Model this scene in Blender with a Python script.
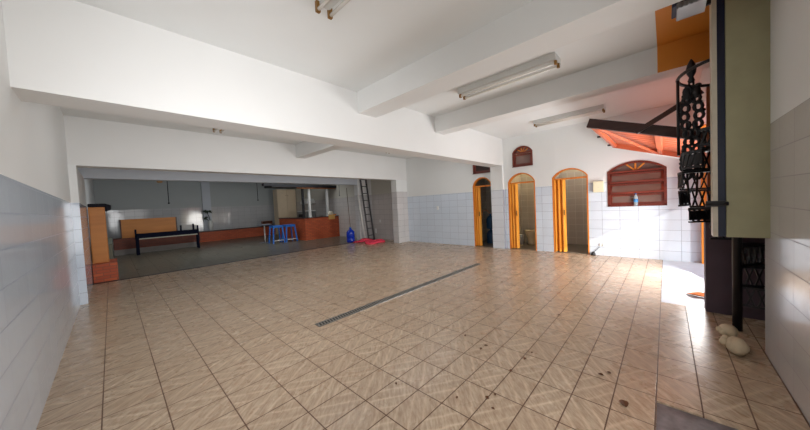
import bpy, bmesh, math, random
from mathutils import Vector, Matrix
random.seed(7)
PI = math.pi
for o in list(bpy.data.objects): bpy.data.objects.remove(o)
S = bpy.context.scene; C = S.collection

# ------------------------------------------------------------------ camera
FPX = 277.0; YAW = math.radians(43.35); PIT = math.radians(-2.1); ROL = math.radians(-2.8)
fw = Vector((math.cos(YAW)*math.cos(PIT), math.sin(YAW)*math.cos(PIT), math.sin(PIT)))
r0 = Vector((math.sin(YAW), -math.cos(YAW), 0)); u0 = r0.cross(fw)
rr = r0*math.cos(ROL) + u0*math.sin(ROL); uu = -r0*math.sin(ROL) + u0*math.cos(ROL)
cam = bpy.data.cameras.new('camera'); cam.sensor_fit = 'HORIZONTAL'; cam.sensor_width = 36
cam.lens = FPX*36/810; cam.clip_start = 0.02
co = bpy.data.objects.new('camera', cam); C.objects.link(co)
M = Matrix((rr, uu, -fw)).transposed().to_4x4(); M.translation = (0, 0, 1.45)
co.matrix_world = M; S.camera = co
# ------------------------------------------------------------------ light
S.view_settings.view_transform = 'Standard'; S.view_settings.look = 'None'
S.view_settings.gamma = 1; S.view_settings.use_curve_mapping = False
S.view_settings.exposure = 0.88
W = bpy.data.worlds.new('sky'); S.world = W; W.use_nodes = True
nt = W.node_tree; bg = nt.nodes['Background']
sky = nt.nodes.new('ShaderNodeTexSky'); sky.sky_type = 'NISHITA'; sky.sun_disc = False
sky.sun_elevation = math.radians(35); sky.sun_rotation = math.radians(213)
nt.links.new(sky.outputs[0], bg.inputs[0]); bg.inputs[1].default_value = 0.22
sl = bpy.data.lights.new('sun', 'SUN'); sl.energy = 1.4; sl.angle = math.radians(0.6); sl.color = (1, .97, .9)
so = bpy.data.objects.new('sun', sl); C.objects.link(so)
so.rotation_euler = Vector((.55, .83, -.38)).to_track_quat('-Z', 'Y').to_euler(); so.location = (2, -6, 8)
def area(name, loc, d, sx, sy, e, col=(1, 1, 1)):
    l = bpy.data.lights.new(name, 'AREA'); l.shape = 'RECTANGLE'; l.size = sx; l.size_y = sy; l.energy = e; l.color = col
    o = bpy.data.objects.new(name, l); C.objects.link(o); o.location = loc
    o.rotation_euler = Vector(d).to_track_quat('-Z', 'Z').to_euler(); return o
area('fill_entrance', (1.1, -0.5, 1.3), (0.1, 1, -0.1), 2.6, 2.0, 24, (1, .98, .96))  # added fill before the closed front wall, no opening behind it
area('daylight_gate', (6.5, -0.60, 0.95), (-.35, 1, 0.12), 1.7, 1.4, 70, (1, .98, .96))
area('fill_side', (-0.40, 1.3, 1.5), (.55, 1, 0.0), 2.2, 2.0, 30, (.98, .98, 1)).data.spread = math.radians(100)  # fill panel added by the solid left wall, no window there
area('fill_middle', (3.8, 5.0, 3.2), (0, .25, -1), 6.5, 1.2, 42, (.98, .99, 1))  # added overhead fill hidden by the long beam, not a ceiling fixture
area('fill_rear', (3.8, 12.6, 3.2), (0, .3, -1), 6.5, 2.5, 70, (.93, .97, 1))  # added fill lifting the dim rear zone, out of sight above the beams
def point_fill(name, loc, e, col, r=.08):
    l = bpy.data.lights.new(name, 'POINT'); l.energy = e; l.color = col; l.shadow_soft_size = r
    o = bpy.data.objects.new(name, l); C.objects.link(o); o.location = loc
point_fill('washroom_fill', (9.1, 2.95, 2.9), 9, (1, .86, .62)); point_fill('washroom_fill', (9.1, 1.8, 2.9), 8, (1, .93, .88))  # unseen point fills added to brighten the washroom interiors

# ------------------------------------------------------------------ materials
def sock(n, names):
    for k in names:
        if k in n.inputs: return n.inputs[k]
def newmat(name):
    m = bpy.data.materials.new(name); m.use_nodes = True
    return m, m.node_tree, m.node_tree.nodes['Principled BSDF']
class NB:
    def __init__(s, nt): s.nt = nt
    def link(s, a, b): s.nt.links.new(a, b)
    def val(s, inp, v):
        if hasattr(v, 'is_linked') or hasattr(v, 'links'): s.link(v, inp)
        else: inp.default_value = v
    def m(s, op, a, b=0.0, c=0.0):
        n = s.nt.nodes.new('ShaderNodeMath'); n.operation = op
        for i, v in enumerate((a, b, c)): s.val(n.inputs[i], v)
        return n.outputs[0]
    def mix(s, f, a, b):
        n = s.nt.nodes.new('ShaderNodeMix'); n.data_type = 'RGBA'
        s.val(n.inputs[0], f)
        for i, v in ((6, a), (7, b)):
            s.val(n.inputs[i], v if hasattr(v, 'links') else (*v, 1) if len(v) == 3 else v)
        return n.outputs[2]
    def noise(s, scale, detail=3, vec=None, rough=.5):
        n = s.nt.nodes.new('ShaderNodeTexNoise'); n.inputs['Scale'].default_value = scale
        n.inputs['Detail'].default_value = detail; n.inputs['Roughness'].default_value = rough
        if vec is None:
            vec = s.coord()
        s.link(vec, n.inputs['Vector']); return n.outputs[0]
    def coord(s):
        n = s.nt.nodes.get('TC') or s.nt.nodes.new('ShaderNodeTexCoord'); n.name = 'TC'; return n.outputs['Object']
    def xyz(s, v=None):
        n = s.nt.nodes.new('ShaderNodeSeparateXYZ'); s.link(v or s.coord(), n.inputs[0]); return n.outputs
    def comb(s, x, y, z):
        n = s.nt.nodes.new('ShaderNodeCombineXYZ')
        for i, v in enumerate((x, y, z)): s.val(n.inputs[i], v)
        return n.outputs[0]
    def bump(s, h, p, strength=.3, dist=.004):
        n = s.nt.nodes.new('ShaderNodeBump'); n.inputs['Strength'].default_value = strength; n.inputs['Distance'].default_value = dist
        s.link(h, n.inputs['Height']); s.link(n.outputs[0], p.inputs['Normal'])
def lin(r, g, b):
    f = lambda c: ((c/255+.055)/1.055)**2.4 if c > 10 else c/255/12.92
    return (f(r), f(g), f(b))
def simple(name, col, rough=.5, metal=0, var=.08, scale=6, spec=None):
    m, t, p = newmat(name); b = NB(t)
    n = b.noise(scale, 4)
    d = tuple(max(0, c*(1-var*2)) for c in col); l = tuple(min(1, c*(1+var)) for c in col)
    b.link(b.mix(n, d, l), p.inputs['Base Color'])
    p.inputs['Roughness'].default_value = rough; p.inputs['Metallic'].default_value = metal
    if spec is not None: sock(p, ['Specular IOR Level']).default_value = spec
    return m
def wood(name, c1, c2, axis=2, rough=.4, scale=14):
    m, t, p = newmat(name); b = NB(t); x = b.xyz()
    k = [1.0, 1.0, 1.0]; k[axis] = .08
    v = b.comb(b.m('MULTIPLY', x[0], k[0]), b.m('MULTIPLY', x[1], k[1]), b.m('MULTIPLY', x[2], k[2]))
    n = b.noise(scale, 5, v, .6)
    n2 = b.m('MULTIPLY', b.m('SUBTRACT', n, .3), 2.4); n2n = n2.node; n2n.use_clamp = True
    b.link(b.mix(n2, c1, c2), p.inputs['Base Color']); p.inputs['Roughness'].default_value = rough
    b.bump(n, p, .15); return m
def tilewall(name, ax, su, sv, ou, ov, tile, grout, plaster, top, rough=.12, gw=.006, tvar=.04):
    m, t, p = newmat(name); b = NB(t); x = b.xyz()
    u = b.m('DIVIDE', b.m('SUBTRACT', x[ax], ou), su); v = b.m('DIVIDE', b.m('SUBTRACT', x[2], ov), sv)
    fu = b.m('FRACT', u); fv = b.m('FRACT', v)
    eu = b.m('MULTIPLY', b.m('MINIMUM', fu, b.m('SUBTRACT', 1, fu)), su)
    ev = b.m('MULTIPLY', b.m('MINIMUM', fv, b.m('SUBTRACT', 1, fv)), sv)
    g = b.m('LESS_THAN', b.m('MINIMUM', eu, ev), gw/2)
    wn = t.nodes.new('ShaderNodeTexWhiteNoise'); b.link(b.comb(b.m('FLOOR', u), b.m('FLOOR', v), 0), wn.inputs['Vector'])
    tc = b.mix(wn.outputs[0], tuple(c*(1-tvar) for c in tile), tuple(min(1, c*(1+tvar)) for c in tile))
    tc = b.mix(b.m('MULTIPLY', b.noise(25, 4), .25), tc, tuple(c*.8 for c in tile))
    tc = b.mix(g, tc, grout)
    up = b.m('GREATER_THAN', x[2], top)
    pc = b.mix(b.noise(3, 4), tuple(c*.97 for c in plaster), plaster)
    b.link(b.mix(up, tc, pc), p.inputs['Base Color'])
    b.link(b.m('ADD', rough, b.m('MULTIPLY', b.m('MAXIMUM', up, g), .5)), p.inputs['Roughness'])
    b.bump(b.m('SUBTRACT', b.m('MULTIPLY', up, -.5), g), p, .4, .003)
    return m
def floormat(name, c1, c2, cg, su=.339, sv=.227, ou=2.24, ov=1.2, rough=.2, pat=1.0, gw=.008):
    m, t, p = newmat(name); b = NB(t); x = b.xyz()
    u = b.m('DIVIDE', b.m('SUBTRACT', x[0], ou), su); v = b.m('DIVIDE', b.m('SUBTRACT', x[1], ov), sv)
    fu = b.m('FRACT', u); fv = b.m('FRACT', v)
    eu = b.m('MULTIPLY', b.m('MINIMUM', fu, b.m('SUBTRACT', 1, fu)), su)
    ev = b.m('MULTIPLY', b.m('MINIMUM', fv, b.m('SUBTRACT', 1, fv)), sv)
    g = b.m('LESS_THAN', b.m('MINIMUM', eu, ev), gw/2)
    mu = b.m('PINGPONG', u, 1.0); mv = b.m('PINGPONG', v, 1.0)
    wob = b.m('MULTIPLY', b.m('SUBTRACT', b.noise(9, 3), .5), .16)
    d = b.m('ADD', b.m('ADD', mu, mv), wob)
    st = b.m('ADD', b.m('MULTIPLY', b.m('SINE', b.m('MULTIPLY', d, 12.566)), .5), .5)
    st = b.m('MULTIPLY', b.m('POWER', st, 9.0), b.m('MINIMUM', 1, b.m('MULTIPLY', b.noise(7, 3), 1.1)))
    gr = b.noise(10, 6, b.comb(b.m('MULTIPLY', b.m('ADD', x[0], x[1]), .7), b.m('MULTIPLY', b.m('SUBTRACT', x[0], x[1]), 3.5), 0), .65)
    gr = b.m('MULTIPLY', b.m('SUBTRACT', gr, .34), 3.0); gr.node.use_clamp = True
    col = b.mix(gr, c1, c2)
    col = b.mix(b.m('MULTIPLY', st, .55*pat), col, tuple(min(1, c*1.45) for c in c2))
    wn = t.nodes.new('ShaderNodeTexWhiteNoise'); b.link(b.comb(b.m('FLOOR', u), b.m('FLOOR', v), 0), wn.inputs['Vector'])
    dk = b.m('POWER', b.m('ADD', b.m('MULTIPLY', b.m('SINE', b.m('ADD', b.m('MULTIPLY', d, 12.566), 2.1)), .5), .5), 4.0)
    col = b.mix(b.m('MULTIPLY', dk, .16*pat), col, tuple(c*.72 for c in c1))
    col = b.mix(b.m('MULTIPLY', wn.outputs[0], .30), col, c1)
    col = b.mix(b.m('MULTIPLY', b.noise(.6, 3), .25), col, tuple(c*.75 for c in c1))
    col = b.mix(g, col, cg)
    b.link(col, p.inputs['Base Color'])
    b.link(b.m('ADD', b.m('ADD', rough, b.m('MULTIPLY', b.noise(4, 4), .16)), b.m('MULTIPLY', g, .4)), p.inputs['Roughness'])
    b.bump(b.m('SUBTRACT', b.m('MULTIPLY', st, .25), g), p, .3, .002)
    return m
def brick(name, c1, c2, mort, sc=1.0):
    m, t, p = newmat(name); b = NB(t); x = b.xyz()
    n = t.nodes.new('ShaderNodeTexBrick'); n.inputs['Scale'].default_value = 1
    n.inputs['Brick Width'].default_value = .22*sc; n.inputs['Row Height'].default_value = .07*sc
    n.inputs['Mortar Size'].default_value = .006
    n.inputs['Color1'].default_value = (*c1, 1); n.inputs['Color2'].default_value = (*c2, 1); n.inputs['Mortar'].default_value = (*mort, 1)
    b.link(b.comb(b.m('ADD', x[0], x[1]), x[2], 0), n.inputs['Vector'])
    b.link(b.mix(b.m('MULTIPLY', b.noise(7, 4), .4), n.outputs[0], tuple(c*.6 for c in c1)), p.inputs['Base Color'])
    p.inputs['Roughness'].default_value = .6; return m
def glassy(name, col, alpha_t=.0, rough=.05):
    m, t, p = newmat(name); p.inputs['Base Color'].default_value = (*col, 1)
    p.inputs['Roughness'].default_value = rough; sock(p, ['Transmission Weight']).default_value = alpha_t
    p.inputs['IOR'].default_value = 1.45; return m

PLA = lin(225, 227, 226)
white = simple('white_plaster', PLA, .6, var=.02, scale=2)
whiteb = simple('white_beam_paint', lin(222, 222, 220), .55, var=.02, scale=2)
bluew = simple('bluish_white_paint', lin(196, 202, 210), .5, var=.03, scale=2)
orange = simple('orange_paint', lin(214, 134, 40), .6, var=.06, scale=3)
tile_x = tilewall('wall_tile_side', 1, .335, .22, .11, -.02, lin(208, 218, 230), lin(138, 146, 162), PLA, 1.76, .1)
tile_far = tilewall('wall_tile_side_back', 1, .335, .22, .11, -.02, lin(198, 192, 188), lin(128, 122, 120), lin(196, 192, 180), 1.96, .14)
tile_y = tilewall('wall_tile_rear', 0, .335, .22, .1, -.02, lin(196, 198, 200), lin(140, 142, 146), lin(176, 182, 182), 1.85, .07)
tile_p = tilewall('pillar_tile', 0, .335, .22, .1, -.02, lin(205, 203, 203), lin(135, 132, 134), PLA, 1.96, .14)
tile_in = tilewall('washroom_tile', 1, .2, .2, .0, 0, lin(200, 190, 176), lin(228, 222, 212), lin(205, 195, 175), 2.2, .3, .008)
tile_inx = tilewall('washroom_tile_side', 0, .2, .2, .0, 0, lin(200, 190, 176), lin(228, 222, 212), lin(205, 195, 175), 2.2, .3, .008)
floor_m = floormat('beige_floor_tile', lin(164, 137, 112), lin(211, 192, 167), lin(96, 68, 50))
floor_b = floormat('grey_floor_tile', lin(98, 96, 84), lin(120, 116, 102), lin(72, 70, 62), .4, .4, 0, 0, .22, .2, .006)
floor_o = simple('pale_apron_concrete', lin(196, 204, 212), .5, var=.1, scale=9)
concrete = simple('wet_concrete', lin(128, 120, 122), .4, var=.45, scale=16)
washfloor = simple('washroom_floor', lin(130, 118, 104), .3, var=.1)
owood = wood('orange_varnished_wood', lin(196, 104, 28), lin(232, 146, 52))
accord = wood('amber_folding_door', lin(222, 140, 40), lin(245, 178, 78), rough=.35)
rwood = wood('red_brown_wood', lin(84, 30, 22), lin(124, 48, 30), 1)
rwoodv = wood('red_brown_wood_upright', lin(96, 40, 26), lin(140, 62, 38), 2)
dwood = wood('dark_brown_wood', lin(48, 24, 20), lin(78, 40, 30), 1)
twood = wood('terracotta_boards', lin(186, 84, 52), lin(214, 116, 78), 1)
bwood = wood('brown_post_wood', lin(120, 62, 36), lin(158, 88, 52))
black = simple('black_iron', lin(16, 16, 22), .5, .0, .2)
blackc = simple('black_cloth', lin(20, 22, 34), .85)
steel = simple('brushed_steel', lin(150, 150, 150), .35, .9)
cream = simple('cream_painted_steel', lin(206, 198, 178), .45, var=.12, scale=12)
navy = simple('navy_steel', lin(30, 38, 66), .5, var=.25, scale=9)
green = simple('olive_cream_paint', lin(168, 164, 130), .6, var=.1)
purple = simple('dark_plum_plaster', lin(84, 68, 78), .75, var=.08)
redbr = brick('red_brick', lin(206, 98, 54), lin(180, 76, 42), lin(120, 74, 56))
dkbr = brick('dark_red_brick', lin(128, 62, 42), lin(104, 48, 34), lin(86, 56, 46))
ochre = wood('ochre_panel', lin(190, 116, 44), lin(214, 140, 62), 0, .45, 7)
fixt = simple('fixture_enamel', lin(200, 200, 196), .35, var=.03)
tubem = simple('unlit_tube_glass', lin(240, 236, 228), .2, var=.02)
brass = simple('aged_brass', lin(150, 112, 60), .4, .6)
bluep = simple('blue_plastic', lin(30, 112, 205), .35, var=.05)
bluej = simple('cobalt_plastic', lin(22, 58, 190), .25, var=.08)
redc = simple('coral_red_cloth', lin(255, 70, 98), .8, var=.15, scale=20)
porc = simple('cream_porcelain', lin(226, 208, 170), .15, var=.03)
cabin = simple('cream_cabinet', lin(226, 206, 176), .5, var=.05)
grey = simple('grey_plastic', lin(120, 124, 134), .4)
wplas = simple('white_plastic', lin(225, 225, 222), .4, var=.02)
ivory = simple('ivory_plastic', lin(232, 226, 196), .45, var=.03)
leafg = simple('dark_green_leaf', lin(46, 62, 44), .6, var=.2)
leafb = simple('dry_leaf', lin(104, 62, 34), .8, var=.3, scale=40)
leafo = simple('orange_leaf', lin(214, 120, 50), .8, var=.2, scale=40)
stone = simple('pale_stone', lin(206, 188, 158), .7, var=.1, scale=30)
pane_m = simple('dusty_pane', lin(118, 92, 84), .25, var=.12, scale=5)
darkp = simple('dark_pane', lin(62, 46, 46), .15, var=.1)
copper = simple('copper_pipe', lin(176, 116, 76), .35, .5)
bottle_m = glassy('clear_plastic', (.75, .88, .95), .7, .12)
label_m = simple('blue_bottle_label', lin(70, 140, 200), .5)
roofm = simple('grey_slab', lin(150, 146, 140), .8)

# ------------------------------------------------------------------ mesh helpers
class B:
    def __init__(s): s.bm = bmesh.new()
    def box(s, x0, x1, y0, y1, z0, z1, mi=0):
        v = [s.bm.verts.new((x, y, z)) for x in (x0, x1) for y in (y0, y1) for z in (z0, z1)]
        for f in ((0, 1, 3, 2), (4, 6, 7, 5), (0, 4, 5, 1), (2, 3, 7, 6), (0, 2, 6, 4), (1, 5, 7, 3)):
            fc = s.bm.faces.new([v[i] for i in f]); fc.material_index = mi
        return s
    def bar(s, a, b, w, h=None, up=(0, 0, 1)):
        a, b = Vector(a), Vector(b); h = h or w; d = (b-a).normalized(); up = Vector(up)
        if abs(d.dot(up)) > .98: up = Vector((0, 1, 0))
        sx = d.cross(up).normalized(); sy = sx.cross(d).normalized()
        v = [s.bm.verts.new(p + sx*i*w/2 + sy*j*h/2) for p in (a, b) for i, j in ((-1, -1), (1, -1), (1, 1), (-1, 1))]
        s.bm.faces.new(v[0:4][::-1]); s.bm.faces.new(v[4:8])
        for i in range(4): s.bm.faces.new((v[i], v[(i+1) % 4], v[4+(i+1) % 4], v[4+i]))
        return s
    def tube(s, pts, r, n=10, cap=True, closed=False):
        pts = [Vector(p) for p in pts]; rs = r if isinstance(r, (list, tuple)) else [r]*len(pts)
        rings = []; prev = None
        for i, p in enumerate(pts):
            if closed: d = (pts[(i+1) % len(pts)]-pts[i-1]).normalized()
            else: d = (pts[min(i+1, len(pts)-1)]-pts[max(i-1, 0)]).normalized()
            if prev is None:
                a = Vector((0, 0, 1)) if abs(d.z) < .9 else Vector((1, 0, 0)); x = d.cross(a).normalized()
            else: x = (prev - d*prev.dot(d)).normalized()
            prev = x; y = d.cross(x)
            rings.append([s.bm.verts.new(p + (x*math.cos(2*PI*k/n)+y*math.sin(2*PI*k/n))*rs[i]) for k in range(n)])
        m = len(rings)
        for i in range(m if closed else m-1):
            A, Q = rings[i], rings[(i+1) % m]
            for k in range(n):
                f = s.bm.faces.new((A[k], A[(k+1) % n], Q[(k+1) % n], Q[k])); f.smooth = True
        if cap and not closed: s.bm.faces.new(rings[0][::-1]); s.bm.faces.new(rings[-1])
        return s
    def lathe(s, prof, c=(0, 0, 0), n=20, sx=1, sy=1):
        c = Vector(c); rings = []
        for r, z in prof:
            rings.append([s.bm.verts.new(c+Vector((math.cos(2*PI*k/n)*r*sx, math.sin(2*PI*k/n)*r*sy, z))) for k in range(n)])
        for A, Q in zip(rings, rings[1:]):
            for k in range(n):
                f = s.bm.faces.new((A[k], A[(k+1) % n], Q[(k+1) % n], Q[k])); f.smooth = True
        s.bm.faces.new(rings[0][::-1]); s.bm.faces.new(rings[-1]); return s
    def prism(s, poly, axis, a, b):
        # poly in the other two coordinates (cyclic order), extruded along axis
        def P(q, t):
            if axis == 0: return (t, q[0], q[1])
            if axis == 1: return (q[0], t, q[1])
            return (q[0], q[1], t)
        v0 = [s.bm.verts.new(P(q, a)) for q in poly]; v1 = [s.bm.verts.new(P(q, b)) for q in poly]
        n = len(poly)
        s.bm.faces.new(v0); s.bm.faces.new(v1[::-1])
        for i in range(n): s.bm.faces.new((v0[i], v1[i], v1[(i+1) % n], v0[(i+1) % n]))
        return s
    def blob(s, c, r, seg=12, jitter=0):
        q = bmesh.ops.create_uvsphere(s.bm, u_segments=seg, v_segments=max(6, seg//2+2), radius=1)
        for v in q['verts']:
            k = 1+random.uniform(-jitter, jitter)
            v.co = Vector(c)+Vector((v.co.x*r[0]*k, v.co.y*r[1]*k, v.co.z*r[2]*k))
        for f in s.bm.faces:
            f.smooth = True if len(f.verts) < 5 and f.verts[0] in q['verts'] else f.smooth
        return s
def obj(name, b, mat, parent=None, bevel=0, loc=None):
    bm = b.bm; bmesh.ops.recalc_face_normals(bm, faces=bm.faces)
    me = bpy.data.meshes.new(name); bm.to_mesh(me); bm.free()
    o = bpy.data.objects.new(name, me); C.objects.link(o)
    for m in (mat if isinstance(mat, (list, tuple)) else [mat]): me.materials.append(m)
    if parent:
        o.parent = parent
    if loc: o.location = loc
    if bevel:
        md = o.modifiers.new('bevel', 'BEVEL'); md.width = bevel; md.segments = 2; md.limit_method = 'ANGLE'
    return o
def tag(o, label, cat, group=None):
    o['label'] = label; o['category'] = cat
    if group: o['group'] = group
    return o
def thing(name, label, cat, loc=(0, 0, 0), rz=0, group=None):
    o = bpy.data.objects.new(name, None); C.objects.link(o); o.empty_display_size = .1
    o.location = loc; o.rotation_euler = (0, 0, rz); return tag(o, label, cat, group)
def struct(name, b, mat, parent=None, bevel=0):
    o = obj(name, b, mat, parent, bevel)
    if not parent: o['kind'] = 'structure'
    return o
def sempty(name, loc=(0, 0, 0)):
    o = bpy.data.objects.new(name, None); C.objects.link(o); o.location = loc; o['kind'] = 'structure'; return o
def dup(root, loc, rz=None, label=None, group=None):
    r = root.copy(); C.objects.link(r); r.location = loc
    if rz is not None: r.rotation_euler = (0, 0, rz)
    if label: r['label'] = label
    if group: r['group'] = group
    for ch in list(root.children):
        c = ch.copy(); C.objects.link(c); c.parent = r
        for g in list(ch.children):
            d = g.copy(); C.objects.link(d); d.parent = c
    return r

# ------------------------------------------------------------------ room shell
XW = 8.05; XL = -0.45; ZC = 3.25; YB = 18.3; YE = 0.06
# wall with arched openings, plane X = XW, thickness .15
def arch_fn(y0, y1, zs, zt):
    # circular segment from spring zs to crown zt
    w = (y1-y0)/2; h = zt-zs; R = (w*w+h*h)/(2*h); c = (y0+y1)/2
    return lambda y: zt-R+math.sqrt(max(0, R*R-(y-c)**2))
DOORS = [(3.88, 4.54, 0, 1.93, 2.20), (2.62, 3.38, 0, 1.95, 2.20), (1.385, 2.19, 0, 1.97, 2.18)]
WINS = [(3.88, 4.50, 2.32, 2.74, 2.93), (2.66, 3.22, 2.37, 2.78, 2.95), (-0.02, 1.00, 1.17, 1.98, 2.18)]
def holed_wall(name, x0, x1, ya, yb, za, zb, holes, mat):
    ys = {ya, yb}
    for (a, b_, z0, zs, zt) in holes:
        for k in range(17): ys.add(round(a+(b_-a)*k/16, 5))
    ys = sorted(y for y in ys if ya <= y <= yb); w = B()
    fns = [(h, arch_fn(h[0], h[1], h[3], h[4])) for h in holes]
    for p, q in zip(ys, ys[1:]):
        if q-p < 1e-4: continue
        m = (p+q)/2; act = sorted([(h, f) for h, f in fns if h[0] < m < h[1]], key=lambda t: t[0][2])
        lo = (za, za); segs = []
        for h, f in act:
            if h[2] > max(lo)+1e-4: segs.append((lo, (h[2], h[2])))
            lo = (f(p), f(q))
        segs.append((lo, (zb, zb)))
        for (l0, l1), (h0, h1) in segs:
            v = [w.bm.verts.new(c) for c in ((x0, p, l0), (x0, q, l1), (x0, q, h1), (x0, p, h0), (x1, p, l0), (x1, q, l1), (x1, q, h1), (x1, p, h0))]
            w.bm.faces.new((v[0], v[3], v[2], v[1])); w.bm.faces.new((v[4], v[5], v[6], v[7]))
            w.bm.faces.new((v[0], v[1], v[5], v[4])); w.bm.faces.new((v[3], v[7], v[6], v[2]))
    bmesh.ops.remove_doubles(w.bm, verts=w.bm.verts, dist=1e-4)
    # drop coincident interior faces
    return struct(name, w, mat)
holed_wall('wall_right', XW, XW+.15, -0.60, 7.7, 0, ZC, DOORS+WINS, tile_x)
struct('wall_right_back', B().box(XW, XW+.15, 7.7, YB+.15, 0, ZC), tile_far)
struct('wall_back', B().box(XL-.15, XW, YB, YB+.15, 0, ZC), tile_y)
struct('wall_left', B().box(XL-.15, XL, -1.0, YB, 0, ZC), tile_x)
struct('wall_front', B().box(XL-.15, 3.86, -0.77, -0.62, 0, ZC), tile_p)
struct('wall_sun_blocker', B().box(3.86, 5.1, -1.65, -1.5, 0, ZC), white)  # unseen wall added behind the stair to keep sun off the hall
struct('wall_sun_blocker_side', B().box(3.71, 3.86, -1.65, -.77, 0, ZC), white)  # added return wall, closes the same gap against the sun
struct('wall_pier', B().box(4.80, 5.0, -1.5, -.335, 0, 1.28).box(4.80, 5.1, -1.5, -.5, 1.28, ZC), purple)
struct('wall_header', B().box(5.1, XW, -.60, -.42, 2.72, ZC), white)
struct('ceiling', B().box(XL-.15, XW+2, YE, YB+.15, ZC, ZC+.2).box(5.05, XW+2, -.6, YE, ZC, ZC+.2), white)
struct('ceiling_porch', B().box(XL-.15, 5.05, -1.65, YE, ZC, ZC+.2), orange)
struct('floor', B().box(XL, XW, YE, 9.38, -.1, 0).box(2.53, 4.92, -1.5, YE, -.1, 0), floor_m)
struct('floor_back', B().box(XL, XW, 9.52, YB, -.1, -.0005), floor_b)
struct('trim_1', B().box(XL, XW, 9.38, 9.52, -.1, .002), black)
struct('floor_gateway', B().box(4.92, XW, -.62, YE, -.1, 0), floor_o)
struct('floor_outside', B().box(XL-.15, 2.53, -.62, YE, -.14, -.012), concrete)
struct('floor_yard', B().box(-12, 20, -14, -.62, -.24, -.101), floor_o)
struct('floor_washrooms', B().box(XW, XW+2, -.1, 5.0, -.1, -.001), washfloor)
struct('wall_washroom_back', B().box(XW+1.6, XW+1.7, -.2, 5.0, 0, ZC), tile_in)
for i, y in enumerate((-.2, 1.15, 2.38, 3.6, 4.9)):
    struct('wall_washroom_%d' % (i+1), B().box(XW+.15, XW+1.6, y, y+.08, 0, ZC), tile_inx)
# beams
bm = struct('trim_2', B().box(XL, XW, 3.50, 3.87, 2.46, ZC), whiteb)
struct('trim_3', B().box(XL, XW, 7.42, 7.70, 2.41, ZC), whiteb)
struct('trim_4', B().box(XL, 7.30, 9.60, 9.85, 2.41, ZC), bluew)
struct('trim_5', B().box(2.75, 3.12, -1.0, 3.50, 2.92, ZC), whiteb)
struct('trim_6', B().box(4.75, 5.05, YE, 3.50, 2.93, ZC), whiteb)
e = B().box(4.75, 5.05, -1.5, YE, 2.93, ZC)
e.bm.normal_update()
for f in e.bm.faces: f.material_index = 1 if abs(f.normal.z) > .5 else 0
struct('trim_7', e, [orange, whiteb])
struct('trim_8', B().box(3.60, 3.86, 3.87, 7.42, 2.89, ZC), whiteb)
# pilasters
struct('wall_pilaster_1', B().box(7.96, XW, 3.50, 3.87, 0, 2.46), tilewall('pilaster_tile', 1, .37, .22, 3.5, -.02, lin(214, 219, 226), lin(150, 154, 165), PLA, 1.76, .1))
struct('wall_pilaster_2', B().box(7.46, XW, 7.42, 7.70, 0, 2.41), tile_p)
struct('wall_pilaster_3', B().box(7.30, XW, 9.60, 9.85, 0, 2.9), tile_p)
struct('wall_pilaster_4', B().box(XL, -.36, 7.35, 7.70, 0, 2.41).box(XL, -.37, 7.7, 9.75, 0, 2.41), tile_x)
struct('wall_pilaster_5', B().box(3.42, 3.80, YB-.12, YB, .5, ZC), bluew)
# reveal trims + frames
def arc_pts(y0, y1, zs, zt, n=16):
    f = arch_fn(y0, y1, zs, zt); return [(y0+(y1-y0)*k/n, f(y0+(y1-y0)*k/n)) for k in range(n+1)]
def arch_frame(y0, y1, z0, zs, zt, w, x0, x1, bottom=False):
    b = B(); out = [(y0, z0)]+arc_pts(y0, y1, zs, zt)+[(y1, z0)]
    inn = [(y0+w, z0)]+arc_pts(y0+w, y1-w, zs-w*.2, zt-w)+[(y1-w, z0)]
    n = len(out); V = []
    for x in (x0, x1):
        V.append(([b.bm.verts.new((x, *p)) for p in out], [b.bm.verts.new((x, *p)) for p in inn]))
    for i in range(n-1):
        b.bm.faces.new((V[0][0][i], V[0][0][i+1], V[0][1][i+1], V[0][1][i])); b.bm.faces.new((V[1][0][i], V[1][1][i], V[1][1][i+1], V[1][0][i+1]))
        b.bm.faces.new((V[0][1][i], V[0][1][i+1], V[1][1][i+1], V[1][1][i])); b.bm.faces.new((V[0][0][i], V[1][0][i], V[1][0][i+1], V[0][0][i+1]))
    for i in (0, n-1): b.bm.faces.new((V[0][0][i], V[0][1][i], V[1][1][i], V[1][0][i]))
    if bottom: b.box(x0, x1, y0, y1, z0, z0+w)
    return b
def door_unit(i, y0, y1, z0, zs, zt, fold, name):
    d = sempty('door_%d' % i, (0, 0, 0))
    struct('door_frame', arch_frame(y0+.002, y1-.002, z0, zs, zt-.002, .03, XW-.004, XW+.13), owood, d)
    struct('transom_bar', B().box(XW+.02, XW+.09, y0+.032, y1-.032, 1.90, 1.94), owood, d)
    b = B(); n = 5; w = fold/n; x = XW+.055
    for k in range(n):         # accordion leaves, folded at the far jamb
        ya = y1-.047-k*w; yb = ya-w; xa = x-.045 if k % 2 == 0 else x+.045; xb = x+.045 if k % 2 == 0 else x-.045
        b.bar((xa, ya, 0.96), (xb, yb, 0.96), .012, 1.88)
    leaf = struct('folding_leaf', b, accord, d)
    struct('door_handle', B().box(x-.075, x-.05, y1-.047-fold-.0, y1-.047-fold+.018, .98, 1.12), brass, leaf)
    return d
door_unit(1, *DOORS[0], .17, 'a'); door_unit(2, *DOORS[1], .20, 'b'); door_unit(3, *DOORS[2], .24, 'c')
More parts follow.
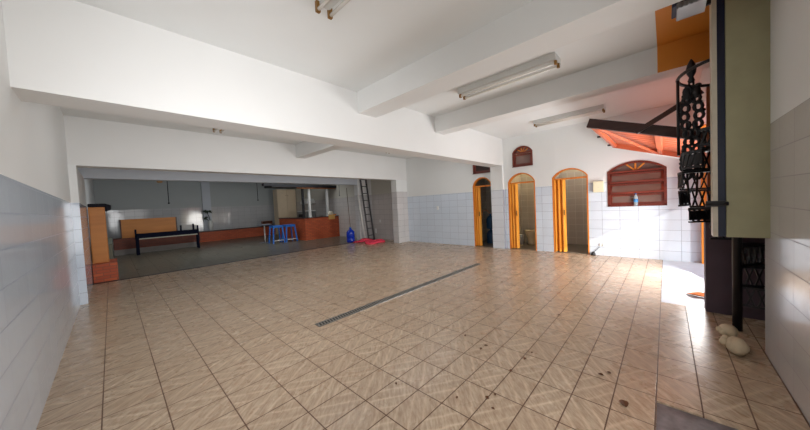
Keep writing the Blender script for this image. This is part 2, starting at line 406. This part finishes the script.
def window_unit(i, y0, y1, z0, zs, zt, rows, rays, pane):
    wd = sempty('window_%d' % i)
    fr = struct('window_frame', arch_frame(y0+.002, y1-.002, z0, zs, zt-.002, .045, XW-.015, XW+.11, True), rwood, wd)
    struct('transom_bar', B().box(XW-.02, XW+.10, y0+.04, y1-.04, zs-.045, zs-.005), rwood, wd)
    # fan light
    cy = (y0+y1)/2; b = B()
    top = arc_pts(y0+.045, y1-.045, zs-.01, zt-.047, 16)
    fan = B(); poly = [(y0+.045, zs-.02)]+top+[(y1-.045, zs-.02)]
    fan.prism(poly, 0, XW+.055, XW+.065); struct('fanlight_pane', fan, pane, wd)
    for k in range(rays):
        a = PI*(k+1)/(rays+1); f = arch_fn(y0+.045, y1-.045, zs-.01, zt-.047)
        dy = math.cos(a); L = 0
        while L < 2:
            yy = cy+dy*L; zz = zs-.02+math.sin(a)*L
            if yy <= y0+.05 or yy >= y1-.05 or zz >= f(yy): break
            L += .005
        b.bar((XW+.04, cy, zs-.02), (XW+.04, cy+dy*L, zs-.02+math.sin(a)*L), .012, .03)
    struct('fanlight_bar', b, owood, wd)
    H = (zs-.045-z0-.045)/rows
    for k in range(rows):
        zb = z0+.045+k*H; ztp = zb+H-.012; tilt = .10 if k else .02
        a0, a1 = y0+.047, y1-.047; xo = XW+.05
        s_ = B()
        P = lambda y, z, off=0: (xo-.0-tilt*(1-(z-zb)/(ztp-zb))+off, y, z)
        for (pa, pb) in ((P(a0+.02, zb), P(a0+.02, ztp)), (P(a1-.02, zb), P(a1-.02, ztp))): s_.bar(pa, pb, .04, .028, (1, 0, 0))
        s_.bar(P(a0, zb+.02), P(a1, zb+.02), .028, .045); s_.bar(P(a0, ztp-.02), P(a1, ztp-.02), .028, .045)
        sash = struct('sash', s_, rwood, wd)
        g = B(); g.bar(P((a0+a1)/2, zb+.03), P((a0+a1)/2, ztp-.03), a1-a0-.07, .006, (1, 0, 0)); struct('pane', g, pane, sash)
    struct('window_sill', B().box(XW-.05, XW+.13, y0+.002, y1-.002, z0+.0, z0+.012), rwood, wd)
window_unit(1, *WINS[0], 1, 3, darkp); window_unit(2, *WINS[1], 1, 4, pane_m); window_unit(3, *WINS[2], 3, 3, pane_m)
# wooden jamb at the outer end of the right wall, post at the pier
struct('trim_9', B().box(XW-.10, XW+.02, -.63, -.505, 0, 2.72), owood)
struct('trim_10', B().box(5.0, 5.1, -.50, -.37, 0, 2.70), bwood)

# ------------------------------------------------------------------ wooden tilting gate
t = thing('tilting_gate', 'wooden tilt-up gate raised overhead with terracotta boards and dark side beam', 'gate', (5.1, .86, 2.57))
th = math.atan(.36); L = 2.52; dv = Vector((0, -math.cos(th), -math.sin(th))); nz = Vector((0, -math.sin(th), math.cos(th)))
def G(x, v, n=0): return Vector((x, 0, 0))+dv*v+nz*n
WX = 2.86
obj('side_beam', B().bar(G(.04, 0, -.0), G(.04, L, -.0), .08, .13, nz), dwood, t)
obj('side_beam', B().bar(G(WX-.04, 0), G(WX-.04, L), .06, .10, nz), twood, t)
for v in (.035, .84, 1.68, L-.035): obj('cross_rail', B().bar(G(.08, v, -.005), G(WX-.07, v, -.005), .07, .06, nz), twood if v < 2 else dwood, t)
for k in range(11):
    xa = .10+k*.247; obj('board', B().bar(G(xa+.112, .07, .045), G(xa+.112, L-.07, .045), .218, .018, nz), twood, t)
obj('diagonal_brace', B().bar(G(.12, .1, -.045), G(WX-.1, .8, -.045), .05, .03, nz), twood, t)
obj('pivot_arm', B().bar((-.02, -.56, -.27), (-.02, -1.2, .10), .035, .06), dwood, t)
obj('hinge_pin', B().tube([(1.4, .09, .0), (1.4, -.02, 0)], .018), black, t)
obj('hinge_pin', B().tube([(2.7, .09, .0), (2.7, -.02, 0)], .018), black, t)

# ------------------------------------------------------------------ counterweight channel, lamp, bracket
t = thing('counterweight_channel', 'tall narrow steel counterweight channel with cream edge and dark hollow at right edge', 'gate channel', (3.7, -.305, 1.03))
obj('edge_flange', B().box(-.01, .14, -.03, 0, 0, 2.2), cream, t)
obj('channel_back', B().box(.03, .14, -.08, -.03, 0.0, 2.2), navy, t)
obj('outer_flange', B().box(-.01, .14, -.315, -.08, 0, 2.2), green, t)
obj('latch', B().box(-.04, .0, -.07, .045, .27, .32).tube([(-.03, .045, .295), (-.03, -.09, .295)], .018), black, t)
obj('bolt_tab', B().box(.0, .03, 0, .05, 2.05, 2.09).tube([(-.01, .03, 2.07), (.05, .03, 2.07)], .012), black, t)
t = thing('floodlight', 'dark navy floodlight with ribbed steel underside hanging by the orange ceiling', 'floodlight', (3.36, -.15, 2.93))
obj('housing', B().prism([(-.10, .05), (.10, .03), (.07, .32), (-.06, .32)], 0, -.10, .12), navy, t, .008)
lb = B().box(-.11, .12, -.10, .07, .0, .045)
for k in range(6): lb.box(-.125, -.11, -.09+k*.028, -.078+k*.028, .0, .05)
obj('lens', lb, steel, t, .004)
obj('bracket', B().bar((-.24, .02, .2), (-.1, .02, .2), .03, .015), black, t)

# ------------------------------------------------------------------ spiral staircase
CX, CY, R = 4.33, -.52, .415
t = thing('spiral_staircase', 'black cast iron spiral staircase with openwork treads and curved handrail', 'staircase', (CX, CY, 0))
obj('centre_pole', B().tube([(0, 0, 0), (0, 0, 3.22)], .035, 14), black, t)
for k in range(13):
    a = math.radians(-100+30*k); z = .46+.2*k; a1 = a+math.radians(32)
    b = B(); c0 = [(.03*math.cos(a), .03*math.sin(a)), *[(R*.98*math.cos(a+(a1-a)*q/4), R*.98*math.sin(a+(a1-a)*q/4)) for q in range(5)], (.03*math.cos(a1), .03*math.sin(a1))]
    b.prism(c0, 2, z-.02, z)
    # openwork riser below the nosing and string at the outer edge
    for q in range(5):
        p = Vector((math.cos(a), math.sin(a), 0)); rA = .06+.07*q
        b.bar(p*rA+Vector((0, 0, z-.19)), p*(rA+.05)+Vector((0, 0, z-.02)), .012)
        b.bar(p*(rA+.05)+Vector((0, 0, z-.19)), p*rA+Vector((0, 0, z-.02)), .012)
    b.bar(Vector((.03*math.cos(a), .03*math.sin(a), z-.19)), Vector((R*math.cos(a), R*math.sin(a), z-.19)), .018)
    for q in range(4):
        A = a+(a1-a)*q/4; D = a+(a1-a)*(q+1)/4
        b.bar((R*math.cos(A), R*math.sin(A), z-.02), (R*math.cos(D), R*math.sin(D), z-.02), .02, .03)
        b.bar((R*math.cos(A), R*math.sin(A), z-.17), (R*math.cos(D), R*math.sin(D), z-.17), .02, .02)
        b.bar((R*math.cos(A), R*math.sin(A), z-.17), (R*math.cos(D), R*math.sin(D), z-.02), .016)
        if 4 <= k <= 7: b.bar((R*math.cos(A), R*math.sin(A), z-.095), (R*math.cos(D), R*math.sin(D), z-.095), .008, .11)
    obj('tread', b, black, t)
for k in (3, 4, 7, 9, 10, 11, 12):
    a = math.radians(-100+30*k-16); z = .46+.2*k
    zt = min(z+1.02, 3.22) if k != 7 else 2.67
    obj('baluster', B().tube([(R*math.cos(a), R*math.sin(a), z-.02), (R*math.cos(a), R*math.sin(a), zt)], .013, 8), black, t)
obj('handrail', B().tube([(R*math.cos(q), R*math.sin(q), 2.63+.02*(q-.2)) for q in [math.radians(0+8*k) for k in range(34)]], .016, 8), black, t)
# openwork newel with finial
nb = B(); ny = CY*-1-.21; ny = -.21-CY
nb.lathe([(.012, 2.60), (.03, 2.62), (.018, 2.66), (.036, 2.70), (.042, 2.75), (.03, 2.80), (.006, 2.85)], (0, ny, 0), 12)
obj('finial', nb, black, t)
nb = B(); rnd = random.Random(3)
for s_ in (-1, 1):
    for k in range(11):
        z = 1.62+k*.09; w = .040+.016*math.sin(k*1.1)
        c = Vector((0, ny+s_*w, z))
        nb.tube([c+Vector((0, math.cos(q)*.032, math.sin(q)*.042)) for q in [2*PI*j/10 for j in range(10)]], .015, 6, closed=True)
        nb.blob((0, ny+s_*(w+.025*rnd.random()), z+.045), (.02, .028, .022), 8)
nb.tube([(0, ny+.03, 1.4), (0, ny+.05, 1.9), (0, ny+.03, 2.3), (0, ny+.015, 2.62)], .009, 6)
nb.tube([(0, ny-.03, 1.4), (0, ny-.05, 1.9), (0, ny-.03, 2.3), (0, ny-.015, 2.62)], .009, 6)
nb.blob((0, ny+.035, 2.50), (.02, .035, .07), 10).blob((0, ny-.035, 2.50), (.02, .035, .07), 10)
obj('openwork_newel', nb, black, t)

# ------------------------------------------------------------------ ceiling lights
def batten(loc, label, housing=True, L=1.42):
    t = thing('ceiling_light', label, 'ceiling light', loc)
    if housing:
        obj('housing', B().prism([(-.125, 0), (.125, 0), (.115, -.075), (-.115, -.075)], 1, 0, L), fixt, t)
    else: obj('housing', B().box(-.05, .05, .02, L-.02, -.03, 0), fixt, t)
    z = -.105 if housing else -.07; g = .06
    for s_ in (-1, 1):
        obj('tube', B().tube([(s_*g, .03, z), (s_*g, L-.03, z)], .016, 12), tubem, t)
    for y in (.0, L-.03):
        for s_ in (-1, 1): obj('lamp_holder', B().box(s_*g-.018, s_*g+.018, y, y+.03, z-.02, -.0 if not housing else -.075), brass, t)
    return t
batten((4.02, .98, ZC), 'long twin-tube ceiling light between the two near cross beams')
batten((6.93, .88, ZC), 'twin-tube ceiling light nearest the arched window wall', L=1.34)
batten((1.40, .78, ZC), 'bare twin-tube light cut off at top edge of ceiling', False)
batten((1.64, 5.45, ZC-.0), 'small bare tube light seen end-on behind the long beam, left', False)
batten((6.32, 5.2, ZC-.0), 'small bare tube light tucked behind long beam near the pillar', False)

# ------------------------------------------------------------------ drain
t = thing('floor_drain', 'long narrow slotted metal drain grate set into the tiled floor', 'drain', (1.68, 3.12, 0))
b = B()
for k in range(104):
    x = .01+k*.0392; b.bar((x, .008, .004), (x+.02, .10, .004), .014, .006)
obj('grate', b, simple('dull_zinc', lin(150, 146, 138), .45, .2), t)
obj('channel', B().box(0, 4.1, 0, .11, .0002, .0012), simple('drain_black', lin(24, 22, 20), .9), t)
obj('rim', B().box(0, 4.1, -.006, .006, .0, .007).box(0, 4.1, .102, .114, 0, .007).box(-.006, .006, 0, .11, 0, .007).box(4.09, 4.102, 0, .11, 0, .007), steel, t)

# ------------------------------------------------------------------ right wall small things
def plate(name, label, cat, loc, sy, sz, mat, dots=0, nx=-1, dep=.02):
    t = thing(name, label, cat, loc)
    obj('plate', B().box(-dep, 0, -sy/2, sy/2, -sz/2, sz/2), mat, t, .004)
    for k in range(dots): obj('slot', B().box(-dep-.004, -dep+.001, -.012, .012, -.018+k*.03, -.006+k*.03), black if dots > 1 else fixt, t)
    return t
plate('meter_box', 'square ivory electrical box on wall between door and arched window', 'electrical box', (XW, 1.17, 1.655), .20, .26, ivory, 1, dep=.07)
plate('wall_switch', 'small white wall switch on tiled wall left of far door', 'switch', (XW, 5.96, 1.28), .08, .13, wplas, 1)
plate('power_outlet', 'small white power outlet low on sunlit tiles beside nearest door', 'outlet', (XW, 1.12, .26), .12, .07, wplas, 2)
plate('power_outlet', 'white outlet on tan tiled wall right of ladder, upper one', 'outlet', (XW, 9.1, .80), .09, .12, wplas, 2)
plate('power_outlet', 'white outlet near the ladder foot, lower one', 'outlet', (7.98+.07, 9.42, .36), .09, .2, wplas, 1)
t = thing('door_stop', 'small dark rubber door stop on floor by nearest doorway', 'door stop', (XW-.07, 1.30, 0))
obj('rubber_block', B().lathe([(.045, 0), (.05, .03), (.035, .07), (.015, .09)], (0, 0, 0), 14), black, t)
obj('cord', B().tube([(0, 0, .08), (.02, -.05, .12), (.05, -.12, .2)], .006, 6), black, t)
t = thing('water_bottle', 'clear plastic water bottle with blue label on arched window sill', 'bottle', (XW-.022, .49, 1.17))
obj('bottle_body', B().lathe([(.034, 0), (.038, .02), (.036, .08), (.038, .15), (.036, .20), (.016, .25), (.013, .27)], (0, 0, 0), 16), bottle_m, t)
obj('label_band', B().lathe([(.0395, .09), (.0395, .16)], (0, 0, 0), 16), label_m, t)
obj('cap', B().lathe([(.016, .27), (.016, .295)], (0, 0, 0), 12), bluep, t)

# toilet in middle washroom
t = thing('toilet', 'cream ceramic toilet inside the middle arched doorway', 'toilet', (9.1, 3.08, 0), PI/2)
obj('bowl', B().lathe([(.14, 0), (.15, .08), (.14, .18), (.20, .32), (.23, .40), (.23, .43)], (0, 0, 0), 24, 1, 1.2), porc, t)
obj('seat', B().lathe([(.235, .43), (.24, .44), (.24, .455), (.23, .465)], (0, 0, 0), 24, 1, 1.2), porc, t)
obj('base', B().box(-.10, .10, -.30, -.08, 0, .40), porc, t, .03)
t = thing('waste_bin', 'small pale waste bin beside the toilet', 'bin', (8.95, 3.42, 0))
obj('bin_body', B().lathe([(.09, 0), (.12, .30), (.125, .31)], (0, 0, 0), 18), wplas, t)
obj('bin_rim', B().lathe([(.128, .30), (.128, .32)], (0, 0, 0), 18), wplas, t)
# barrels in dark store room
for k, (x, y, z, lab) in enumerate(((8.85, 4.36, 0, 'dark blue water jug standing on floor inside farthest doorway'), (8.85, 4.36, .50, 'dark blue water jug stacked on another inside farthest doorway'))):
    t = thing('water_jug', lab, 'water jug', (x, y, z), group='jugs in the store room')
    obj('jug_body', B().lathe([(.12, 0), (.14, .03), (.14, .15), (.13, .17), (.14, .19), (.14, .33), (.10, .41), (.03, .45), (.03, .49)], (0, 0, 0), 18), simple('dull_navy_plastic', lin(34, 78, 118), .4), t)
    obj('cap', B().lathe([(.034, .475), (.034, .499)], (0, 0, 0), 12), bluep, t)
tag(obj('hose', B().tube([(8.7, 4.62, .75), (8.7, 4.56, 1.12), (8.75, 4.45, 1.14), (8.85, 4.36, 1.01)], .012, 8), owood), 'thin yellow hose looping above stacked jugs in far doorway', 'hose')

# ------------------------------------------------------------------ ladder, jug, cloth, pipe
t = thing('ladder', 'tall grey metal ladder leaning against the tiled pillar', 'ladder', (7.42, 9.30, 0))
def LP(s_, q): return Vector((s_*.30+(q*-.12)+.0, q*.25, q*2.9))
for s_ in (.0, 1): obj('rail', B().bar(LP(s_, .0)+Vector((.1, 0, 0)), LP(s_, 1)+Vector((.1, 0, 0)), .035, .06, (1, 0, 0)), simple('ladder_steel', lin(82, 80, 84), .4, .3), t)
for k in range(9):
    q = (k+.7)/9.6; obj('rung', B().tube([LP(0, q)+Vector((.1, 0, 0)), LP(1, q)+Vector((.1, 0, 0))], .016, 8), simple('rung_steel', lin(74, 72, 76), .4, .3) if k == 0 else bpy.data.materials['rung_steel'], t)
t = thing('water_jug', 'bright blue twenty-litre water jug on floor near ladder', 'water jug', (6.82, 9.62, 0))
obj('jug_body', B().lathe([(.15, 0), (.17, .03), (.17, .16), (.155, .18), (.17, .20), (.17, .36), (.165, .43), (.11, .50), (.045, .54), (.045, .60)], (0, 0, 0), 24), bluej, t)
obj('cap', B().lathe([(.05, .58), (.05, .625)], (0, 0, 0), 14), bluep, t)
tag(obj('broom_stick', B().tube([(6.98, 9.80, .02), (6.98, 9.96, 2.3)], .012, 8), simple('old_stick', lin(110, 92, 78), .6)), 'thin brown stick standing upright behind the blue jug', 'stick')
tag(obj('white_pipe', B().tube([(7.42, 9.42, 0), (7.27, 9.56, 1.95)], .035, 10), wplas), 'white plastic pipe leaning left of the ladder', 'pipe')
b = B(); rnd = random.Random(5)
def cloth(pts, wd, seed):
    b = B(); rnd = random.Random(seed); n = len(pts)
    V = []
    for i, (x, y) in enumerate(pts):
        row = []
        for j in range(9):
            s_ = j/8-.5; e_ = math.sin(PI*(i+.5)/n)
            z = .015+(.10*e_*math.cos(PI*s_)+.035*math.sin(i*1.9+j*1.3)*e_*math.cos(PI*s_))
            row.append(b.bm.verts.new((x+.05*math.sin(j*2+i), y+s_*wd*(.45+.55*e_)+.06*math.sin(i*1.3), max(.006, z))))
        V.append(row)
    for i in range(n-1):
        for j in range(8):
            f = b.bm.faces.new((V[i][j], V[i+1][j], V[i+1][j+1], V[i][j+1])); f.smooth = True
    return b
c = cloth([(6.72+.06*k, 9.22-.012*k) for k in range(15)], .34, 1); o = obj('red_cloth', c, redc); sd = o.modifiers.new('s', 'SOLIDIFY'); sd.thickness = .012; sd.offset = 1
tag(o, 'bright coral red cloth crumpled on floor at the ladder foot', 'cloth')
o = obj('red_tarp', B().tube([(7.12+.42*math.cos(q), 8.42+.26*math.sin(q), .045+.02*math.sin(3*q)) for q in [2*PI*k/24 for k in range(24)]], .045, 8, closed=True), redc)
tag(o, 'bright red rolled cloth loop lying on tiles before the pillar', 'cloth')

# ------------------------------------------------------------------ L-shaped brick counter zone
t = thing('brick_counter', 'L-shaped red brick bar counter against the right wall', 'counter', (6.2, 12.3, 0))
obj('counter_body', B().prism([(0, 0), (1.84, 0), (1.84, .35), (.35, .35), (.35, 2.9), (0, 2.9)], 2, 0, 1.03), redbr, t)
obj('countertop', B().prism([(-.02, -.02), (1.84, -.02), (1.84, .40), (.40, .40), (.40, 2.92), (-.02, 2.92)], 2, 1.03, 1.07), dwood, t)
t = thing('paper_bag', 'crumpled white and yellow bag hanging over the brick counter edge', 'bag', (7.62, 12.40, 1.07))
obj('bag_body', B().blob((0, -.02, .13), (.17, .08, .13), 12, .1), simple('crumpled_white_paper', lin(228, 222, 204), .8), t)
obj('yellow_flap', B().box(-.19, .17, -.155, -.135, -.16, .07), simple('pale_yellow_paper', lin(226, 176, 100), .8), t, .01)
obj('orange_flap', B().box(.08, .26, -.15, -.10, .03, .09), simple('orange_wrap', lin(236, 140, 70), .8), t, .01)
t = thing('hanging_canopy', 'black flat canopy hung over the brick counter', 'canopy', (4.6, 12.35, 2.50))
obj('canopy_slab', B().box(.22, 3.44, 0, .85, 0, .13), black, t)
obj('canopy_end', B().box(-.1, .22, 0, .25, .05, .16), black, t)
obj('hanger_rod', B().tube([(1.0, .5, .13), (1.0, .5, .75)], .01, 6), black, t)
obj('hanger_rod', B().tube([(3.0, .5, .13), (3.0, .5, .75)], .01, 6), black, t)
tag(obj('copper_rail', B().tube([(5.95, 12.42, 2.47), (8.02, 12.42, 2.47)], .032, 10), copper), 'copper coloured rail under the black canopy', 'rail')
for k, (x, m, r, lab) in enumerate(((6.30, black, .045, 'black post on the brick counter, left of two white posts'), (6.62, wplas, .05, 'white post on the brick counter, left one of the white pair'), (7.60, wplas, .05, 'white post on the brick counter behind the crumpled bag'))):
    t = thing('counter_post', lab, 'post', (x, 12.58, 1.07))
    obj('post_shaft', B().box(-r, r, -r, r, 0.012, 1.42), m, t); obj('post_foot', B().box(-r-.03, r+.03, -r-.03, r+.03, 0, .012), m, t)
t = thing('tall_cupboard', 'tall cream two-part cupboard standing beyond the counter', 'cupboard', (6.86, 16.9, 0))
obj('carcass', B().box(0, 1.15, 0, .6, 0, 2.75), cabin, t, .01)
for x in (.02, .585):
    for z0, z1 in ((.05, 2.0), (2.03, 2.72)):
        dr = obj('cupboard_door', B().box(x, x+.545, -.02, 0, z0, z1), cabin, t, .004)
        obj('door_knob', B().blob((x+(.5 if x < .1 else .05), -.035, (z0+z1)/2), (.02, .02, .02), 8), brass, dr)
t = thing('kitchen_hood', 'small white cooker hood on wall beyond the counter', 'hood', (7.55, 14.6, 1.78))
obj('hood_body', B().prism([(0, 0), (.8, 0), (.8, .12), (.6, .28), (.2, .28), (0, .12)], 0, 0, .5), wplas, t)
t = thing('cooker', 'pale stove with dark front beyond brick counter', 'cooker', (7.42, 14.6, 0))
obj('cooker_body', B().box(0, .6, 0, .9, 0, 1.35), simple('grey_enamel', lin(140, 142, 140), .4), t, .01)
obj('cooker_top', B().box(-.03, .62, -.02, .92, 1.35, 1.40), wplas, t)
obj('oven_door', B().box(-.02, 0, .08, .82, .5, 1.2), black, t)
for k, (x, z0, lab) in enumerate(((1.33, 1.86, 'thin cord hanging from the dark ceiling above wooden panel'), (4.07, 1.90, 'thin cord hanging left of the black canopy'), (7.9, 2.05, 'thin cord hanging right of the black canopy'))):
    t = thing('electric_cord', lab, 'cord', (x, 11.9, z0))
    obj('cord', B().tube([(0, 0, 0.04), (0, 0, ZC-z0)], .012, 6), black, t); obj('cord_end', B().lathe([(.02, 0), (.03, .02), (.015, .06)], (0, 0, 0), 8), black, t)

# blue stools and pedestal table
def stool(loc, label, rz=0):
    t = thing('plastic_stool', label, 'stool', loc, rz, 'blue stools by the counter')
    obj('seat', B().box(-.22, .22, -.22, .22, .76, .80).box(-.21, .21, -.215, -.195, .70, .76).box(-.21, .21, .195, .215, .70, .76).box(-.215, -.195, -.21, .21, .70, .76).box(.195, .215, -.21, .21, .70, .76), bluep, t, .01)
    for sx in (-1, 1):
        for sy in (-1, 1): obj('leg', B().bar((sx*.25, sy*.25, .005), (sx*.19, sy*.19, .74), .05), bluep, t)
    obj('footrest', B().bar((-.23, -.23, .13), (.23, -.23, .13), .02, .03), wplas, t)
    return t
stool((5.10, 12.9, 0), 'blue plastic stool with thin legs, left of the pair'); stool((5.66, 12.85, 0), 'blue plastic stool closest to brick counter')
t = thing('pedestal_table', 'small grey-topped table on white pedestal behind blue stools', 'table', (4.85, 13.6, 0))
obj('tabletop', B().lathe([(.30, .82), (.33, .84), (.33, .86), (.31, .87)], (0, 0, 0), 24), grey, t)
obj('pedestal', B().tube([(0, 0, .03), (0, 0, .82)], .03, 10), wplas, t)
obj('foot', B().bar((-.26, 0, .02), (.26, 0, .02), .05, .03).bar((0, -.26, .02), (0, .26, .02), .05, .03), grey, t)

# ------------------------------------------------------------------ far left: cabinet, benches
tag(obj('brick_plinth', B().box(-.36, .04, 9.55, 10.4, 0, .43), redbr), 'low red brick plinth carrying the tall ochre cabinet', 'brick plinth')
t = thing('ochre_cabinet', 'tall ochre wooden cabinet on brick plinth at left edge', 'cabinet', (-.36, 9.75, .43))
obj('cabinet_body', B().box(0, .27, 0, .5, 0, 1.32), ochre, t, .006)
obj('cabinet_door', B().box(.015, .255, -.015, 0, .03, 1.29), ochre, t, .003)
b = B().box(-.0, .30, -.03, .52, 1.322, 1.40); b.prism([(.275, 1.40), (.38, 1.36), (.37, 1.26), (.275, 1.20)], 1, -.03, .3); 
o = obj('black_cover', b, blackc, None, .02, (-.36, 9.75, .43)); tag(o, 'black cloth cover draped over top of ochre cabinet', 'cover')
tag(obj('grey_divider', B().box(-.42, -.02, 10.6, 14.5, 0, .80), simple('grey_green_plaster', lin(118, 120, 106), .7)), 'low grey-green masonry divider behind the ochre cabinet', 'divider')
t = thing('masonry_bench', 'long low bench of dark brick over a pale base, far left', 'bench', (.0, 15.8, 0))
obj('bench_base', B().box(0, 2.75, 0, .8, 0, .22), simple('pale_plaster_base', lin(140, 134, 130), .7), t)
obj('bench_top', B().box(0, 2.78, -.03, .8, .22, .64), dkbr, t)
t = thing('wide_board', 'wide ochre wooden board standing on the far masonry bench', 'board', (.26, 16.22, .64))
obj('board', B().box(0, 1.74, 0, .04, 0, .77), ochre, t)
obj('end_post', B().box(1.74, 1.78, -.01, .05, 0, .77), dwood, t); obj('end_post', B().box(-.04, 0, -.01, .05, 0, .77), dwood, t)
tag(obj('pale_board', B().box(2.1, 2.74, 16.25, 16.30, .64, 1.0), simple('pale_board_paint', lin(190, 190, 186), .5)), 'small pale board leaning to the right of ochre board', 'board')
navyb = simple('navy_black_paint', lin(14, 18, 36), .8, spec=.1)
t = thing('black_bench', 'black metal bench with upright posts before the wooden board', 'bench', (.6, 15.15, 0))
obj('seat_plank', B().box(0.05, 2.0, -.16, .16, .64, .82), navyb, t, .01)
obj('pale_strip', B().box(0.1, 1.95, -.19, -.165, .60, .64), simple('worn_metal_strip', lin(170, 166, 150), .4), t)
for x in (.05, 1.98):
    for y in (-.15, .15): obj('leg', B().bar((x, y, 0), (x, y, .70 if x < 1 else .78), .05 if x > 1 else .09, .06), navyb, t)
for x, h in ((.02, 1.0), (1.42, 1.05), (1.85, 1.08), (2.0, 1.0)): obj('upright', B().bar((x, 0, .62), (x, 0, h), .06), navyb, t)
t = thing('brick_ledge', 'dark red brick ledge running along the back wall', 'ledge', (2.85, 17.82, 0))
obj('ledge_body', B().box(0, 5.19, 0, .35, 0, .52), redbr, t); obj('ledge_cap', B().box(-.02, 5.19, -.03, .35, .52, .57), dwood, t)
t = thing('wooden_crate', 'small brown crate on the brick ledge beside cupboard', 'crate', (6.3, 17.85, .57))
obj('crate_body', B().box(0, .55, 0, .28, 0, .30), wood('crate_wood', lin(120, 70, 44), lin(150, 92, 60), 0), t, .01)
for z in (.02, .2): obj('slat', B().box(-.01, .56, -.015, 0, z, z+.07), dwood, t)
t = thing('potted_plant', 'slim dark-leaved plant in white vase on back ledge', 'plant', (3.62, 17.98, .57))
obj('vase', B().lathe([(.07, 0), (.10, .08), (.12, .3), (.10, .45), (.06, .55)], (0.05, 0, 0), 16), wplas, t)
obj('stem', B().tube([(.05, 0, .5), (0, 0, .8), (-.12, 0, 1.05)], .015, 6).tube([(.05, 0, .5), (-.1, 0, .6), (-.25, 0, .72)], .012, 6), leafg, t)
lf = B(); rnd = random.Random(8)
for c0, n in (((-.05, 0, 1.05), 14), ((-.22, 0, .7), 5)):
    for k in range(n):
        a = rnd.uniform(0, 2*PI); e_ = rnd.uniform(-.5, .6); L_ = rnd.uniform(.16, .30)
        p = Vector(c0); d = Vector((math.cos(a)*math.cos(e_), .3*math.sin(a)*math.cos(e_), math.sin(e_)))
        w = d.cross(Vector((0, 1, .2))).normalized()*.04
        v = [lf.bm.verts.new(q) for q in (p, p+d*L_*.5+w, p+d*L_-Vector((0, 0, .05)), p+d*L_*.5-w)]; lf.bm.faces.new(v)
obj('leaves', lf, leafg, t)
tag(obj('ceiling_socket', B().lathe([(.05, 0), (.07, .04), (.05, .1)], (1.0, 10.4, ZC-.84), 12).tube([(1.0, 10.4, ZC-.75), (1.0, 10.4, ZC)], .012, 6), simple('amber_socket', lin(190, 150, 100), .5)), 'small amber lamp socket hanging behind the far beam', 'lamp socket')

# ------------------------------------------------------------------ right foreground ornament, leaf litter
t = thing('stone_ornament', 'pale beige rounded paw-shaped ornament on floor at right edge', 'ornament', (3.86, -.44, 0))
obj('upper_paw', B().blob((.12, .02, .10), (.09, .065, .055), 14).blob((.07, .055, .09), (.035, .03, .03), 10).blob((.10, .075, .10), (.035, .028, .032), 10), stone, t)
obj('lower_paw', B().blob((-.16, .0, .07), (.12, .07, .07), 14).blob((-.10, .06, .09), (.035, .03, .035), 10).blob((-.15, .075, .08), (.035, .03, .035), 10).blob((-.05, -.02, .03), (.12, .07, .04), 12), stone, t)
def leaf(x, y, s_, rz, m, label, group=None, z=0):
    b = B(); n = 7; top = []; bot = []
    for i in range(n):
        q = i/(n-1); w = math.sin(PI*q)*.32+.03
        top.append((q-.5, w)); bot.append((q-.5, -w))
    vt = [[b.bm.verts.new((px*s_, py*s_*k, .004+.25*s_*abs(k)*.6*math.sin(PI*(px+.5)))) for px, py in top] for k in (-1, 0, 1)]
    for r_ in range(2):
        for i in range(n-1): b.bm.faces.new((vt[r_][i], vt[r_][i+1], vt[r_+1][i+1], vt[r_+1][i]))
    o = obj('dry_leaf', b, m, None, 0, (x, y, z)); o.rotation_euler = (0, 0, rz)
    sd = o.modifiers.new('s', 'SOLIDIFY'); sd.thickness = .002; sd.offset = 1
    tag(o, label, 'leaf', group)
H_ = 1.45
def fl(px, py):
    d = fw+rr*((px-405)/FPX)-uu*((py-215)/FPX); q = -H_/d.z; return d.x*q, d.y*q
leaf(*fl(624, 404), .075, .4, leafb, 'largest curled brown dry leaf on near floor tiles')
leaf(*fl(699, 296.5), .26, 1.2, leafo, 'orange dry leaf on pale ground near the gate pier')
for px, py in ((525, 359), (532, 353), (601, 375), (609, 373), (493, 409), (487, 398), (495, 395), (511, 371), (396, 384), (465, 336), (481, 349), (457, 398), (502, 282), (559, 315), (486, 346)):
    leaf(*fl(px, py), random.uniform(.022, .04), random.uniform(0, 6), leafb, 'tiny brown leaf fragment scattered on the beige floor tiles', 'leaf fragments on the floor')
